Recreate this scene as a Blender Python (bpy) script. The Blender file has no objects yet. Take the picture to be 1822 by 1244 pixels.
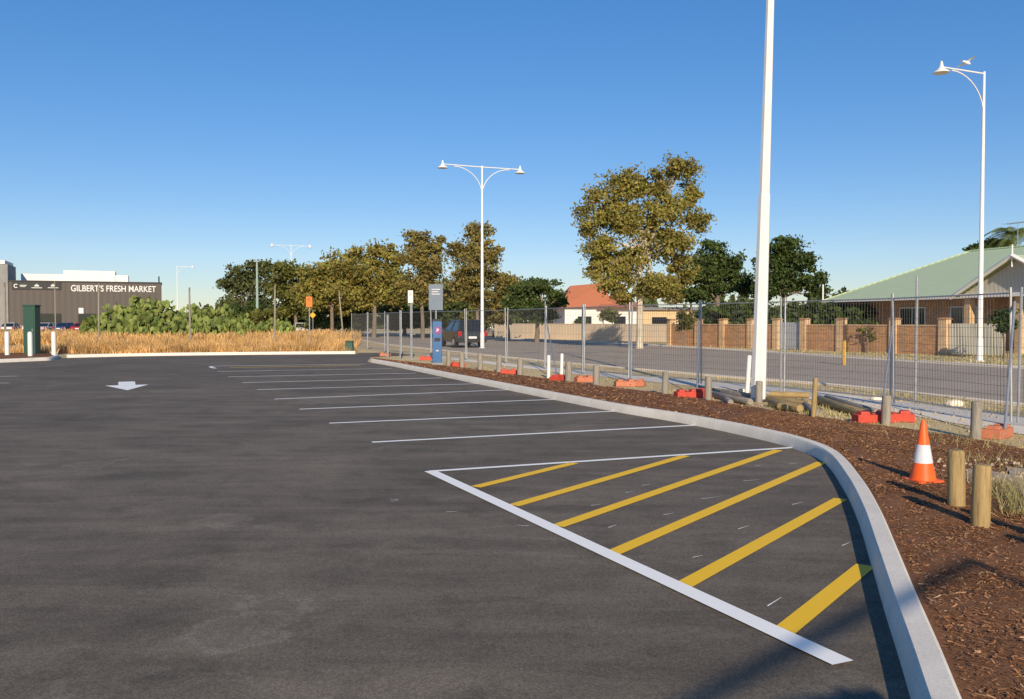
import bpy, math, random
import numpy as np
from mathutils import Vector, Matrix
random.seed(7); rng=np.random.default_rng(7)
scene=bpy.context.scene; COL=scene.collection
# ---------- survey helper: photogrammetric ground / elevation readings ----------
F=1600.0; EYE=1.6; TH=math.atan(50/1600.0); CT,ST=math.cos(TH),math.sin(TH)
def G(px,py,h=0.0):
    u=(px-911)/F; v=(622-py)/F; dy=CT+v*ST; dz=-ST+v*CT; t=(h-EYE)/dz
    return Vector((u*t,dy*t,h))
def A(px,py,Y):
    u=(px-911)/F; v=(622-py)/F; dy=CT+v*ST; dz=-ST+v*CT; t=Y/dy
    return Vector((u*t,Y,EYE+dz*t))
# ---------- materials ----------
def newmat(name):
    m=bpy.data.materials.new(name); m.use_nodes=True; nt=m.node_tree
    return m,nt,nt.nodes['Principled BSDF']
def node(nt,t,**k):
    n=nt.nodes.new(t)
    for a,b in k.items():
        if a in n.inputs.keys(): n.inputs[a].default_value=b
        else: setattr(n,a,b)
    return n
def ramp(nt,fac,stops):
    r=nt.nodes.new('ShaderNodeValToRGB'); e=r.color_ramp.elements
    while len(e)<len(stops): e.new(0.5)
    for i,(p,c) in enumerate(stops):
        e[i].position=p; e[i].color=(c[0],c[1],c[2],1) if not isinstance(c,(int,float)) else (c,c,c,1)
    nt.links.new(fac,r.inputs[0]); return r.outputs[0]
def mix(nt,fac,a,b,mode='MIX'):
    n=nt.nodes.new('ShaderNodeMix'); n.data_type='RGBA'; n.blend_type=mode
    for s,val in ((0,fac),(6,a),(7,b)):
        if isinstance(val,(int,float)): n.inputs[s].default_value=val
        elif isinstance(val,tuple): n.inputs[s].default_value=(val[0],val[1],val[2],1)
        else: nt.links.new(val,n.inputs[s])
    return n.outputs[2]
def noise(nt,vec,scale,detail=4,rough=.6,dist=0):
    n=node(nt,'ShaderNodeTexNoise'); n.inputs['Scale'].default_value=scale; n.inputs['Detail'].default_value=detail
    n.inputs['Roughness'].default_value=rough; n.inputs['Distortion'].default_value=dist
    nt.links.new(vec,n.inputs['Vector']); return n.outputs['Fac']
def coords(nt): return nt.nodes.new('ShaderNodeTexCoord').outputs['Object']
def bump(nt,b,h,strength=.3,dist=.02):
    n=node(nt,'ShaderNodeBump'); n.inputs['Strength'].default_value=strength; n.inputs['Distance'].default_value=dist
    nt.links.new(h,n.inputs['Height']); nt.links.new(n.outputs[0],b.inputs['Normal'])
def pm(name,c1,c2=None,scale=5,rough=.7,bmp=0,metal=0,bscale=None,spec=.4):
    m,nt,b=newmat(name); c2=c2 or tuple(x*.75 for x in c1); v=coords(nt)
    f=noise(nt,v,scale,6,.65)
    nt.links.new(ramp(nt,f,[(.3,c2),(.7,c1)]),b.inputs['Base Color'])
    b.inputs['Roughness'].default_value=rough; b.inputs['Metallic'].default_value=metal
    b.inputs['Specular IOR Level'].default_value=spec
    if bmp: bump(nt,b,noise(nt,v,bscale or scale*6,4),bmp,.01)
    return m
def leafmat(name,cols,trans=.3,gain=1.0):
    m,nt,b=newmat(name); v=coords(nt); cols=[tuple(x*gain for x in c) for c in cols]
    g=nt.nodes.new('ShaderNodeNewGeometry')
    n=len(cols); c=ramp(nt,g.outputs['Random Per Island'],[(i/(n-1),cols[i]) for i in range(n)])
    big=noise(nt,v,.7,3)
    c=mix(nt,1.0,c,ramp(nt,big,[(.35,.62),(.65,1.3)]),'MULTIPLY')
    nt.links.new(c,b.inputs['Base Color']); b.inputs['Roughness'].default_value=.65; b.inputs['Specular IOR Level'].default_value=.25
    t=nt.nodes.new('ShaderNodeBsdfTranslucent'); nt.links.new(c,t.inputs[0])
    ms=nt.nodes.new('ShaderNodeMixShader'); ms.inputs[0].default_value=trans
    nt.links.new(b.outputs[0],ms.inputs[1]); nt.links.new(t.outputs[0],ms.inputs[2])
    nt.links.new(ms.outputs[0],nt.nodes['Material Output'].inputs[0]); return m
def asphalt(name,dark,light,stain=True):
    m,nt,b=newmat(name); v=coords(nt)
    big=noise(nt,v,.32,5,.6,1.2)
    c=ramp(nt,big,[(.34,dark),(.68,light)])
    if stain:
        mp=node(nt,'ShaderNodeMapping'); mp.inputs['Rotation'].default_value=(0,0,-.4); mp.inputs['Scale'].default_value=(.35,1.7,1)
        nt.links.new(v,mp.inputs[0]); st=noise(nt,mp.outputs[0],1.3,7,.7,.6)
        c=mix(nt,ramp(nt,st,[(.42,0.0),(.75,.7)]),c,tuple(x*1.45 for x in light))
        sp=noise(nt,v,.85,8,.62,.8)
        c=mix(nt,ramp(nt,sp,[(.63,0.0),(.67,.18),(.74,.08)]),c,(.36,.31,.245))
        md=noise(nt,v,2.3,5,.7)
        c=mix(nt,ramp(nt,md,[(.25,.6),(.5,0.0)]),c,tuple(x*.6 for x in dark))
        nz=nt.nodes.new('ShaderNodeTexNoise'); nz.inputs['Scale'].default_value=3.2; nz.inputs['Detail'].default_value=7; nt.links.new(v,nz.inputs['Vector'])
        for cx,cy,rx,ry,st_ in SPOTS:
            q=node(nt,'ShaderNodeMapping'); q.inputs['Location'].default_value=(-cx/rx,-cy/ry,0); q.inputs['Scale'].default_value=(1/rx,1/ry,1); nt.links.new(v,q.inputs[0])
            ln=node(nt,'ShaderNodeVectorMath',operation='LENGTH'); nt.links.new(q.outputs[0],ln.inputs[0])
            ad=node(nt,'ShaderNodeMath',operation='MULTIPLY_ADD'); nt.links.new(nz.outputs['Fac'],ad.inputs[0]); ad.inputs[1].default_value=2.8; ad.inputs[2].default_value=-1.3
            sm=node(nt,'ShaderNodeMath',operation='ADD'); nt.links.new(ln.outputs['Value'],sm.inputs[0]); nt.links.new(ad.outputs[0],sm.inputs[1])
            c=mix(nt,ramp(nt,sm.outputs[0],[(.0,st_*.35),(.6,st_*.3),(.86,st_),(.99,0.0)]),c,(.36,.31,.25))
    f1=noise(nt,v,95,3,.8); f2=noise(nt,v,28,4,.75)
    c=mix(nt,1.0,c,ramp(nt,f1,[(.3,.5),(.5,.97),(.72,1.65)]),'MULTIPLY')
    c=mix(nt,1.0,c,ramp(nt,f2,[(.3,.88),(.7,1.12)]),'MULTIPLY')
    vo=node(nt,'ShaderNodeTexVoronoi'); vo.inputs['Scale'].default_value=34; nt.links.new(v,vo.inputs['Vector'])
    c=mix(nt,ramp(nt,vo.outputs['Distance'],[(.05,.6),(.1,0.0)]),c,(.4,.35,.3))
    nt.links.new(c,b.inputs['Base Color']); b.inputs['Roughness'].default_value=.82; b.inputs['Specular IOR Level'].default_value=.2
    bump(nt,b,f1,.35,.006); return m
SPOTS=[]
for px_,py_,rx_,ry_,s_ in [(425,1115,.34,.42,.26),(600,712,.9,1.0,.2),(165,826,.3,.4,.2),(395,925,.25,.3,.2),(370,805,1.3,.8,.1)]:
    q_=G(px_,py_); SPOTS.append((q_.x,q_.y,rx_,ry_,s_))
M={}
M['asphalt']=asphalt('asphalt',(.108,.088,.066),(.178,.144,.108))
M['road']=asphalt('road_asphalt',(.39,.31,.235),(.46,.37,.285),False)
def paint(name,c,wear=.35):
    m,nt,b=newmat(name); v=coords(nt)
    w=noise(nt,v,60,4,.8); s=noise(nt,v,4,5)
    c0=mix(nt,ramp(nt,s,[(.3,.12),(.7,0.0)]),c,tuple(x*.8 for x in c))
    cc=mix(nt,ramp(nt,w,[(.2,wear),(.31,0.0)]),c0,(.16,.14,.12))
    nt.links.new(cc,b.inputs['Base Color']); b.inputs['Roughness'].default_value=.6; bump(nt,b,w,.12,.003); return m
M['white_line']=paint('white_road_paint',(1.0,.96,.89))
M['yellow_line']=paint('yellow_road_paint',(1.0,.57,.002),.2)
def concrete(name,a,bcol,joint=0):
    m,nt,b=newmat(name); v=coords(nt)
    c=ramp(nt,noise(nt,v,3,7,.7),[(.3,bcol),(.7,a)]); f=noise(nt,v,70,4,.8)
    c=mix(nt,1.0,c,ramp(nt,f,[(.3,.82),(.6,1.04)]),'MULTIPLY')
    nt.links.new(c,b.inputs['Base Color']); b.inputs['Roughness'].default_value=.85; bump(nt,b,f,.25,.004); return m
M['kerb']=concrete('kerb_concrete',(.85,.77,.66),(.7,.63,.54))
M['path']=concrete('path_concrete',(.88,.76,.61),(.76,.65,.52))
def groundmat():
    m,nt,b=newmat('dry_ground'); v=coords(nt)
    c=ramp(nt,noise(nt,v,.35,6,.65,.5),[(.3,(.46,.33,.17)),(.5,(.64,.47,.24)),(.7,(.72,.56,.32))])
    c=mix(nt,ramp(nt,noise(nt,v,.12,4),[(.55,0.0),(.66,.4)]),c,(.28,.27,.1))
    f=noise(nt,v,14,6,.8); c=mix(nt,1.0,c,ramp(nt,f,[(.3,.6),(.65,1.25)]),'MULTIPLY')
    nt.links.new(c,b.inputs['Base Color']); b.inputs['Roughness'].default_value=.95; bump(nt,b,f,.5,.04); return m
M['ground']=groundmat()
M['sand']=pm('sandy_soil',(.56,.43,.3),(.34,.25,.16),9,.95,.6,bscale=60)
def mulchmat(name,isl):
    m,nt,b=newmat(name); v=coords(nt)
    if isl:
        g=nt.nodes.new('ShaderNodeNewGeometry'); c=ramp(nt,g.outputs['Random Per Island'],[(0,(.1,.045,.02)),(.45,(.28,.125,.055)),(.8,(.4,.19,.085)),(.97,(.5,.3,.16)),(1,(.66,.5,.34))])
    else: c=ramp(nt,noise(nt,v,45,5,.8),[(.3,(.08,.036,.017)),(.55,(.26,.115,.05)),(.75,(.4,.19,.09))])
    c=mix(nt,1.0,c,ramp(nt,noise(nt,v,1.1,4),[(.3,.82),(.7,1.2)]),'MULTIPLY')
    nt.links.new(c,b.inputs['Base Color']); b.inputs['Roughness'].default_value=.9; b.inputs['Specular IOR Level'].default_value=.2
    if not isl: bump(nt,b,noise(nt,v,60,4,.8),.6,.015)
    return m
M['mulch']=mulchmat('bark_mulch',False); M['chips']=mulchmat('bark_chips',True)
M['whitepaint']=pm('white_painted_steel',(.8,.78,.75),(.72,.7,.67),3,.4)
M['birdwhite']=pm('white_feathers',(.9,.9,.9),(.8,.8,.8),3,.8)
M['galv']=pm('galvanised_steel',(.5,.5,.5),(.34,.34,.34),8,.42,metal=.6)
M['wire']=pm('fence_wire',(.17,.165,.16),(.11,.11,.11),8,.5,metal=.3)
M['cone']=pm('orange_plastic',(1.0,.15,.02),(.85,.11,.015),6,.45)
M['band']=pm('reflective_band',(.75,.75,.78),(.6,.6,.64),12,.35)
M['redblock']=pm('red_plastic',(.66,.07,.04),(.45,.06,.03),9,.6,.2)
M['orangeblock']=pm('faded_orange_plastic',(.6,.2,.1),(.42,.15,.09),9,.7,.2)
M['tyre']=pm('rubber',(.02,.02,.02),None,6,.8)
M['glass']=pm('dark_glass',(.02,.025,.03),(.015,.018,.02),2,.08,spec=.8)
M['black']=pm('black_plastic',(.025,.025,.027),None,6,.5)
def wood(name,a,bc,sc=(30,30,2.5)):
    m,nt,b=newmat(name); v=coords(nt); mp=node(nt,'ShaderNodeMapping'); mp.inputs['Scale'].default_value=sc
    nt.links.new(v,mp.inputs[0]); n=noise(nt,mp.outputs[0],1.2,7,.7,.4)
    c=ramp(nt,n,[(.28,bc),(.5,a),(.72,tuple(x*1.25 for x in a))])
    nt.links.new(c,b.inputs['Base Color']); b.inputs['Roughness'].default_value=.8; bump(nt,b,n,.5,.01); return m
M['pine']=wood('treated_pine',(.38,.26,.11),(.12,.08,.035))
M['greywood']=wood('weathered_timber',(.3,.26,.21),(.12,.1,.08))
M['bark']=wood('pale_bark',(.55,.47,.36),(.24,.19,.13),(3,3,1))
M['darkbark']=wood('dark_bark',(.2,.15,.11),(.08,.06,.045),(3,3,1))
M['plane']=leafmat('autumn_leaves',[(.1,.1,.022),(.22,.19,.045),(.13,.14,.03),(.24,.18,.045),(.15,.1,.03),(.2,.2,.05)],.35,1.75)
M['olive']=leafmat('olive_leaves',[(.06,.07,.02),(.13,.13,.03),(.09,.1,.022),(.17,.14,.04)],.35,1.65)
M['browny']=leafmat('brown_leaves',[(.13,.1,.035),(.2,.15,.05),(.14,.14,.035),(.22,.15,.05)],.35,1.65)
M['green']=leafmat('dark_green_leaves',[(.03,.05,.014),(.06,.085,.022),(.045,.07,.018),(.09,.105,.03)],.3,1.5)
M['palm']=leafmat('palm_leaves',[(.08,.12,.03),(.15,.18,.05),(.11,.14,.04)],.3,1.4)
M['gum']=leafmat('gum_leaves',[(.045,.055,.022),(.09,.1,.035),(.065,.075,.026)],.3,1.7)
M['straw']=leafmat('dry_grass',[(.58,.34,.12),(.76,.48,.19),(.52,.29,.1),(.82,.58,.29)],.3,1.1)
M['cactus']=leafmat('cactus_pad',[(.06,.09,.024),(.12,.15,.036),(.18,.2,.05),(.09,.125,.03)],.03,1.45)
M['weed']=leafmat('weeds',[(.5,.42,.19),(.3,.29,.1),(.68,.54,.28)],.25)
def brickmat(name,c1,c2,mortar,sc=1):
    m,nt,b=newmat(name); v=coords(nt)
    s=nt.nodes.new('ShaderNodeSeparateXYZ'); nt.links.new(v,s.inputs[0])
    a=node(nt,'ShaderNodeMath'); nt.links.new(s.outputs[0],a.inputs[0]); nt.links.new(s.outputs[1],a.inputs[1])
    cb=nt.nodes.new('ShaderNodeCombineXYZ'); nt.links.new(a.outputs[0],cb.inputs[0]); nt.links.new(s.outputs[2],cb.inputs[1])
    br=nt.nodes.new('ShaderNodeTexBrick'); nt.links.new(cb.outputs[0],br.inputs['Vector'])
    br.inputs['Scale'].default_value=1; br.inputs['Brick Width'].default_value=.24*sc; br.inputs['Row Height'].default_value=.086*sc; br.inputs['Mortar Size'].default_value=.007
    br.inputs['Color1'].default_value=(*c1,1); br.inputs['Color2'].default_value=(*c2,1); br.inputs['Mortar'].default_value=(*mortar,1)
    c=mix(nt,1.0,br.outputs[0],ramp(nt,noise(nt,v,.9,4),[(.3,.8),(.7,1.15)]),'MULTIPLY')
    nt.links.new(c,b.inputs['Base Color']); b.inputs['Roughness'].default_value=.85; return m
M['brick']=brickmat('orange_brick',(.54,.27,.12),(.37,.18,.08),(.48,.34,.22))
M['brickcream']=brickmat('cream_brick',(.68,.45,.25),(.55,.35,.19),(.58,.44,.31))
def ribmat(name,c,axis=0,freq=8,contrast=.7,rough=.5):
    m,nt,b=newmat(name); v=coords(nt); w=nt.nodes.new('ShaderNodeTexWave'); w.bands_direction='XYZ'[axis]; w.inputs['Scale'].default_value=freq
    nt.links.new(v,w.inputs[0]); k=ramp(nt,w.outputs['Fac'],[(0,contrast),(1,1.0)])
    cc=mix(nt,1.0,mix(nt,noise(nt,v,1.5,5),c,tuple(x*.85 for x in c)),k,'MULTIPLY')
    nt.links.new(cc,b.inputs['Base Color']); b.inputs['Roughness'].default_value=rough; bump(nt,b,w.outputs['Fac'],.4,.03); return m
M['greenroof']=ribmat('green_metal_roof',(.56,.66,.42),0,1.2,.86,.6)
M['redtile']=ribmat('red_tile_roof',(.66,.22,.1),2,4,.7,.8)
M['fencepanel']=ribmat('cream_metal_fence',(.85,.66,.47),0,1.5,.85)
M['slat']=ribmat('cream_slats',(.85,.78,.62),0,4,.5)
M['whitewall']=pm('white_render',(.84,.82,.78),(.76,.74,.7),1,.8)
M['tan']=pm('tan_render',(.7,.5,.28),(.6,.44,.25),1,.8)
M['market']=ribmat('charcoal_cladding',(.108,.088,.078),0,.35,.85,.7)
M['marketband']=pm('black_sign_band',(.02,.02,.02),None,2,.5)
M['concgrey']=pm('grey_wall',(.3,.29,.28),None,1,.8)
M['cabgreen']=pm('green_cabinet_paint',(.03,.085,.06),(.025,.07,.05),4,.5)
M['blue']=pm('blue_machine_paint',(.05,.15,.33),(.04,.12,.28),4,.4)
M['magenta']=pm('magenta_panel',(.34,.05,.24),None,4,.4)
M['signgrey']=pm('grey_sign_face',(.17,.21,.26),(.15,.18,.23),4,.45)
M['signorange']=pm('orange_sign_face',(.85,.22,.03),None,4,.5)
M['signyellow']=pm('yellow_sign_face',(.75,.42,.03),None,4,.5)
M['lamp_red']=pm('red_tail_lamp',(.5,.01,.01),None,4,.25)
for k,c in dict(cdark=(.035,.04,.045),cwhite=(.75,.75,.75),cred=(.4,.03,.03),cblue=(.04,.08,.2),csilver=(.45,.46,.48)).items():
    M[k]=pm('car_paint_'+k[1:],c,None,2,.25,spec=.7)
# ---------- mesh builder ----------
class MB:
    def __init__(s): s.v=[]; s.f=[]
    def add(s,vs,fs):
        o=len(s.v); s.v+= [tuple(v) for v in vs]; s.f+=[tuple(i+o for i in f) for f in fs]; return s
    def box(s,c,size,rz=0,R=None,top=1.0):
        R=R or Matrix.Rotation(rz,3,'Z'); c=Vector(c); x,y,z=[a/2 for a in size]
        vs=[c+R@Vector((sx*x*(top if sz>0 else 1),sy*y*(top if sz>0 else 1),sz*z)) for sz in(-1,1) for sx,sy in((-1,-1),(1,-1),(1,1),(-1,1))]
        return s.add(vs,[(3,2,1,0),(4,5,6,7),(0,1,5,4),(1,2,6,5),(2,3,7,6),(3,0,4,7)])
    def tube(s,pts,rads,n=8,cap=True):
        pts=[Vector(p) for p in pts]
        if isinstance(rads,(int,float)): rads=[rads]*len(pts)
        vs=[];prev=None
        for i,p in enumerate(pts):
            d=(pts[min(i+1,len(pts)-1)]-pts[max(i-1,0)]).normalized()
            if prev is None:
                u=d.cross(Vector((0,0,1)) if abs(d.z)<.9 else Vector((1,0,0))).normalized()
            else: u=(prev-d*prev.dot(d)).normalized()
            prev=u; w=d.cross(u)
            for k in range(n):
                a=2*math.pi*k/n; vs.append(p+(u*math.cos(a)+w*math.sin(a))*rads[i])
        fs=[(i*n+k,i*n+(k+1)%n,(i+1)*n+(k+1)%n,(i+1)*n+k) for i in range(len(pts)-1) for k in range(n)]
        if cap: fs+= [tuple(reversed(range(n))), tuple(range((len(pts)-1)*n,len(pts)*n))]
        return s.add(vs,fs)
    def rev(s,prof,n=20,c=(0,0,0)):
        vs=[(c[0]+r*math.cos(2*math.pi*k/n),c[1]+r*math.sin(2*math.pi*k/n),c[2]+z) for r,z in prof for k in range(n)]
        m=len(prof); fs=[(i*n+k,i*n+(k+1)%n,(i+1)*n+(k+1)%n,(i+1)*n+k) for i in range(m-1) for k in range(n)]
        fs+=[tuple(reversed(range(n))),tuple(range((m-1)*n,m*n))]; return s.add(vs,fs)
    def face(s,pts): return s.add(pts,[tuple(range(len(pts)))])
    def ext(s,pts,d):
        pts=[Vector(p) for p in pts]; d=Vector(d); n=len(pts)
        return s.add(pts+[p+d for p in pts],[tuple(reversed(range(n))),tuple(range(n,2*n))]+[(i,(i+1)%n,n+(i+1)%n,n+i) for i in range(n)])
    def ob(s,name,mat,parent=None,smooth=False,bevel=0,label=None):
        me=bpy.data.meshes.new(name); me.from_pydata(s.v,[],s.f); me.update()
        if smooth:
            me.polygons.foreach_set('use_smooth',[True]*len(me.polygons)); me.set_sharp_from_angle(angle=math.radians(38))
        o=bpy.data.objects.new(name,me); me.materials.append(M[mat] if isinstance(mat,str) else mat); COL.objects.link(o)
        if bevel:
            b=o.modifiers.new('bevel','BEVEL'); b.width=bevel; b.segments=2; b.limit_method='ANGLE'; b.angle_limit=math.radians(40)
        if parent: o.parent=parent
        if label: o['label']=label
        return o
def tag(o,label,cat,group=None):
    o['label']=label; o['category']=cat
    if group: o['group']=group
    return o
def thing(name,label,cat,loc=(0,0,0),rz=0,group=None,tilt=None):
    o=bpy.data.objects.new(name,None); COL.objects.link(o); o.location=loc; o.rotation_euler=(tilt[0] if tilt else 0,tilt[1] if tilt else 0,rz); o.empty_display_size=.2
    return tag(o,label,cat,group)
def struct(o,kind='structure'): o['kind']=kind; return o
def cr(P,n=8):
    P=[Vector(p) for p in P]; out=[]
    for i in range(len(P)-1):
        a,b,c,d=P[max(i-1,0)],P[i],P[i+1],P[min(i+2,len(P)-1)]
        for k in range(n):
            t=k/n; out.append(.5*((2*b)+(c-a)*t+(2*a-5*b+4*c-d)*t*t+(3*b-a-3*c+d)*t**3))
    return out+[P[-1]]
def offs(P,w):
    o=[]
    for i,p in enumerate(P):
        d=(P[min(i+1,len(P)-1)]-P[max(i-1,0)]); d.z=0; d.normalize(); o.append(p+Vector((d.y,-d.x,0))*w)
    return o
def resample(P,n):
    a=np.array([p[:] for p in P]); L=np.r_[0,np.cumsum(np.linalg.norm(np.diff(a,axis=0),axis=1))]; t=np.linspace(0,L[-1],n)
    return [Vector((np.interp(x,L,a[:,0]),np.interp(x,L,a[:,1]),0)) for x in t]
def z_(P,z): return [Vector((p.x,p.y,z)) for p in P]
def strip(a,b,z):
    m=MB(); n=len(a); m.add(z_(a,z)+z_(b,z),[(i,n+i,n+i+1,i+1) for i in range(n-1)]); return m
def kerb(P,w,h,mat='kerb',name='kerb'):
    prof=[(0,0),(.02,h-.02),(.04,h),(w-.02,h),(w,h-.02),(w,0)] if w>0 else [(0,0),(-.02,h-.02),(-.04,h),(w+.02,h),(w,h-.02),(w,0)]
    vs=[];fs=[]; n=len(prof)
    L=[offs(P,q[0]) for q in prof]
    for i in range(len(P)):
        for j,q in enumerate(prof): vs.append(Vector((L[j][i].x,L[j][i].y,q[1])))
    for i in range(len(P)-1):
        for j in range(n-1): fs.append((i*n+j,i*n+j+1,(i+1)*n+j+1,(i+1)*n+j))
    fs+=[tuple(reversed(range(n))),tuple(range((len(P)-1)*n,len(P)*n))]
    m=MB(); m.add(vs,[tuple(reversed(f)) for f in fs]); return struct(m.ob(name,mat,smooth=True))
# ---------- ground ----------
g=MB(); g.face([(-1500,-300,0),(1500,-300,0),(1500,2500,0),(-1500,2500,0)]); struct(g.ob('ground','ground'))
kp=[(-2.2,-9,0),(-.3,-3,0),(.62,0,0),(1.12,2,0)]+[G(x,y,.13) for x,y in [(1637,1244),(1605,1140),(1575,1050),(1550,970),(1527,900),(1500,846),(1465,803),(1410,780),(1340,763),(1265,748),(1190,735),(1100,721),(1000,703),(900,684),(820,669),(760,657.5),(700,646),(660,639.5)]]
K=z_(cr(kp,8),0)
kerb(K,.16,.14)
FK=z_(cr([G(632,630),G(560,630.5),G(400,632),G(250,634),G(120,637)],6),0)
kerb(FK,.16,.14)
cpoly=K+[K[-1]+Vector((-.3,1.0,0)),G(660,636),G(740,632),G(700,628),G(640,628)]+FK+[G(95,636),G(-300,640),Vector((-75,36,0)),Vector((-75,-12,0)),Vector((-3,-12,0))]
m=MB(); m.face(z_(cpoly,.004)); struct(m.ob('car_park_asphalt','asphalt'))
isl=[G(95,641),G(60,643),G(-60,648),G(-250,655)]; islb=[G(95,632),G(60,630),G(-60,631),G(-250,633)]
strip(z_(isl,0),z_(islb,0),.11); struct(strip(isl,islb,.11).ob('island_ground','mulch'))
kerb(z_(cr(list(reversed(isl))+[G(105,636),G(95,632)],5),0),-.16,.14)
# mulch
NK=200; Ko=resample(offs(K,.155),NK)
Ocurve=cr([Vector((8,-9,0)),Vector((7.5,-3,0)),Vector((7.2,3,0)),Vector((6.8,7.5,0)),Vector((6.5,10.5,0)),Vector((6.0,12.8,0)),G(1480,748),G(1350,727),G(1200,704),G(1050,685),G(900,665),G(800,652.5),G(700,642),G(664,638)],8)
Oo=resample(Ocurve,NK)
NL=22; MG=np.zeros((NK,NL,3))
for i in range(NK):
    for j in range(NL):
        t=j/(NL-1); p=Ko[i].lerp(Oo[i],t); MG[i,j]=(p.x,p.y,.105*(1-t)**.7+.012+ (0 if j in(0,) else random.uniform(-.012,.018)))
m=MB(); m.add([tuple(q) for q in MG.reshape(-1,3)],[(i*NL+j,i*NL+j+1,(i+1)*NL+j+1,(i+1)*NL+j) for i in range(NK-1) for j in range(NL-1)])
struct(m.ob('mulch_bed','mulch',smooth=True))
def quads(c,u,w):
    n=len(c); v=np.empty((n,4,3)); v[:,0]=c-u-w; v[:,1]=c+u-w*.6; v[:,2]=c+u*.9+w; v[:,3]=c-u*.8+w
    return v.reshape(-1,3)
def chips(n,i0,i1,ln,wd):
    ii=rng.uniform(i0,i1-1.001,n); tt=rng.uniform(0.01,.999,n); a=ii.astype(int); fr=(ii-a)[:,None]
    K_=np.array([p[:] for p in Ko]); O_=np.array([p[:] for p in Oo])
    k=K_[a]*(1-fr)+K_[a+1]*fr; o=O_[a]*(1-fr)+O_[a+1]*fr; c=k+(o-k)*tt[:,None]
    c[:,2]=.105*(1-tt)**.7+.014+rng.uniform(0,.012,n)
    ang=rng.uniform(0,2*np.pi,n); pit=rng.normal(0,.22,n); rol=rng.normal(0,.4,n)
    u=np.stack([np.cos(ang)*np.cos(pit),np.sin(ang)*np.cos(pit),np.sin(pit)],1); w=np.stack([-np.sin(ang)*np.cos(rol),np.cos(ang)*np.cos(rol),np.sin(rol)],1)
    L=(rng.gamma(2.2,.45,n)*ln/2)[:,None]; W=(rng.uniform(.4,1.5,n)*wd/2)[:,None]
    return quads(c,u*L,w*W)
def qobj(name,v,mat,parent=None):
    n=len(v)//4; me=bpy.data.meshes.new(name); me.from_pydata(v.tolist(),[],np.arange(n*4).reshape(-1,4).tolist()); me.materials.append(M[mat])
    o=bpy.data.objects.new(name,me); COL.objects.link(o)
    if parent: o.parent=parent
    return o
ia=min(range(NK),key=lambda i:abs(Ko[i].y-2.5)); ib=min(range(NK),key=lambda i:abs(Ko[i].y-13.5)+(Ko[i].x<0)*9)
cv=np.concatenate([chips(140000,ia,ib,.022,.0065),chips(16000,ib,NK,.045,.018)])
struct(qobj('bark_chips',cv,'chips'),'stuff')
FN=cr([G(2300,830),G(1822,774),G(1500,719),G(1300,694),G(1100,674),G(900,652),G(760,635)],6); FF=cr([G(2300,795),G(1822,744),G(1500,702),G(1300,683),G(1100,666),G(900,646),G(760,631.5)],6)
struct(strip(FN,FF,.008).ob('footpath','path'))
RN=cr([G(2500,790),G(1822,722),G(1500,688),G(1300,672),G(1100,655),G(900,636),G(760,621),G(680,612),G(630,603),G(560,595),G(480,590),G(420,587)],6)
RF=cr([G(2500,695),G(1822,657),G(1500,637),G(1300,624),G(1100,612),G(950,605),G(850,601),G(760,597),G(680,593),G(600,589),G(520,586),G(440,584)],6)
struct(strip(RN,RF,.012).ob('road','road'))
kerb(z_(RN,0),-.15,.06,'path'); kerb(z_(RF,0),.15,.1,'path')
# ---------- painted markings ----------
def line(a,b,w,name,mat,label,z=.009,grp='painted bay lines'):
    a=Vector((a.x,a.y,0)); b=Vector((b.x,b.y,0)); d=(b-a).normalized(); n=Vector((-d.y,d.x,0))*w/2
    m=MB(); m.face([Vector((q.x,q.y,z)) for q in (a-n,b-n,b+n,a+n)]); return tag(m.ob(name,mat),label,'road marking',grp)
for a,b in [((662,788),(1247,757)),((586,754),(1108,732)),((533,729),(998,711)),((488,711),(912,694)),((457,694),(848,683.5)),((431,681.5),(785,673)),((406,671),(740,664.5)),((387,661.5),(698,656))]:
    line(G(*a),G(*b),.1,'bay_line','white_line','thin white painted parking bay line on dark asphalt')
a,b,c=G(765,840),G(1418,797),G(1500,1184)
line(a,b,.09,'bay_line','white_line','thin white line bounding the yellow hatched corner')
line(a,c,.13,'hatch_border_line','white_line','thick white line edging the yellow hatched corner',z=.0135)
for p,q in [((846,868),(1022,825)),((914,901),(1220,812)),((992,938),(1385,802)),((1090,986),(1462,824)),((1213,1045),(1496,889)),((1392,1128),(1540,1008))]:
    line(G(*p),G(*q),.12,'hatch_stripe','yellow_line','yellow painted no-parking stripe on new asphalt',grp='yellow hatching stripes')
arc=cr([G(650,648),G(520,650),G(400,651.5),G(372,653),G(380,656)],6)
m=strip(arc,offs(arc,-.12),.009); tag(m.ob('island_outline','white_line'),'white rounded painted outline at the end of the bays','road marking')
arc2=cr([G(640,650),G(520,652.5),G(410,654)],5); m=strip(arc2,offs(arc2,-.16),.009); tag(m.ob('island_stripe','yellow_line'),'yellow painted line inside the rounded outline','road marking')
p=G(226,686.5); pa=[(-.2,1.55),(.2,1.55),(.2,.15),(.5,.15),(0,-1.7),(-.5,.15),(-.2,.15)]
R=Matrix.Rotation(.41,3,'Z'); m=MB(); m.face([p+R@Vector((x,y,0))+Vector((0,0,.009)) for x,y in reversed(pa)]); tag(m.ob('direction_arrow','white_line'),'white painted direction arrow on the asphalt','road marking')
line(G(-60,671),G(30,670),.08,'bay_line','white_line','thin white painted parking bay line on dark asphalt'); line(G(-60,683),G(16,682),.08,'bay_line','white_line','thin white painted parking bay line on dark asphalt')
m=MB()
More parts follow.
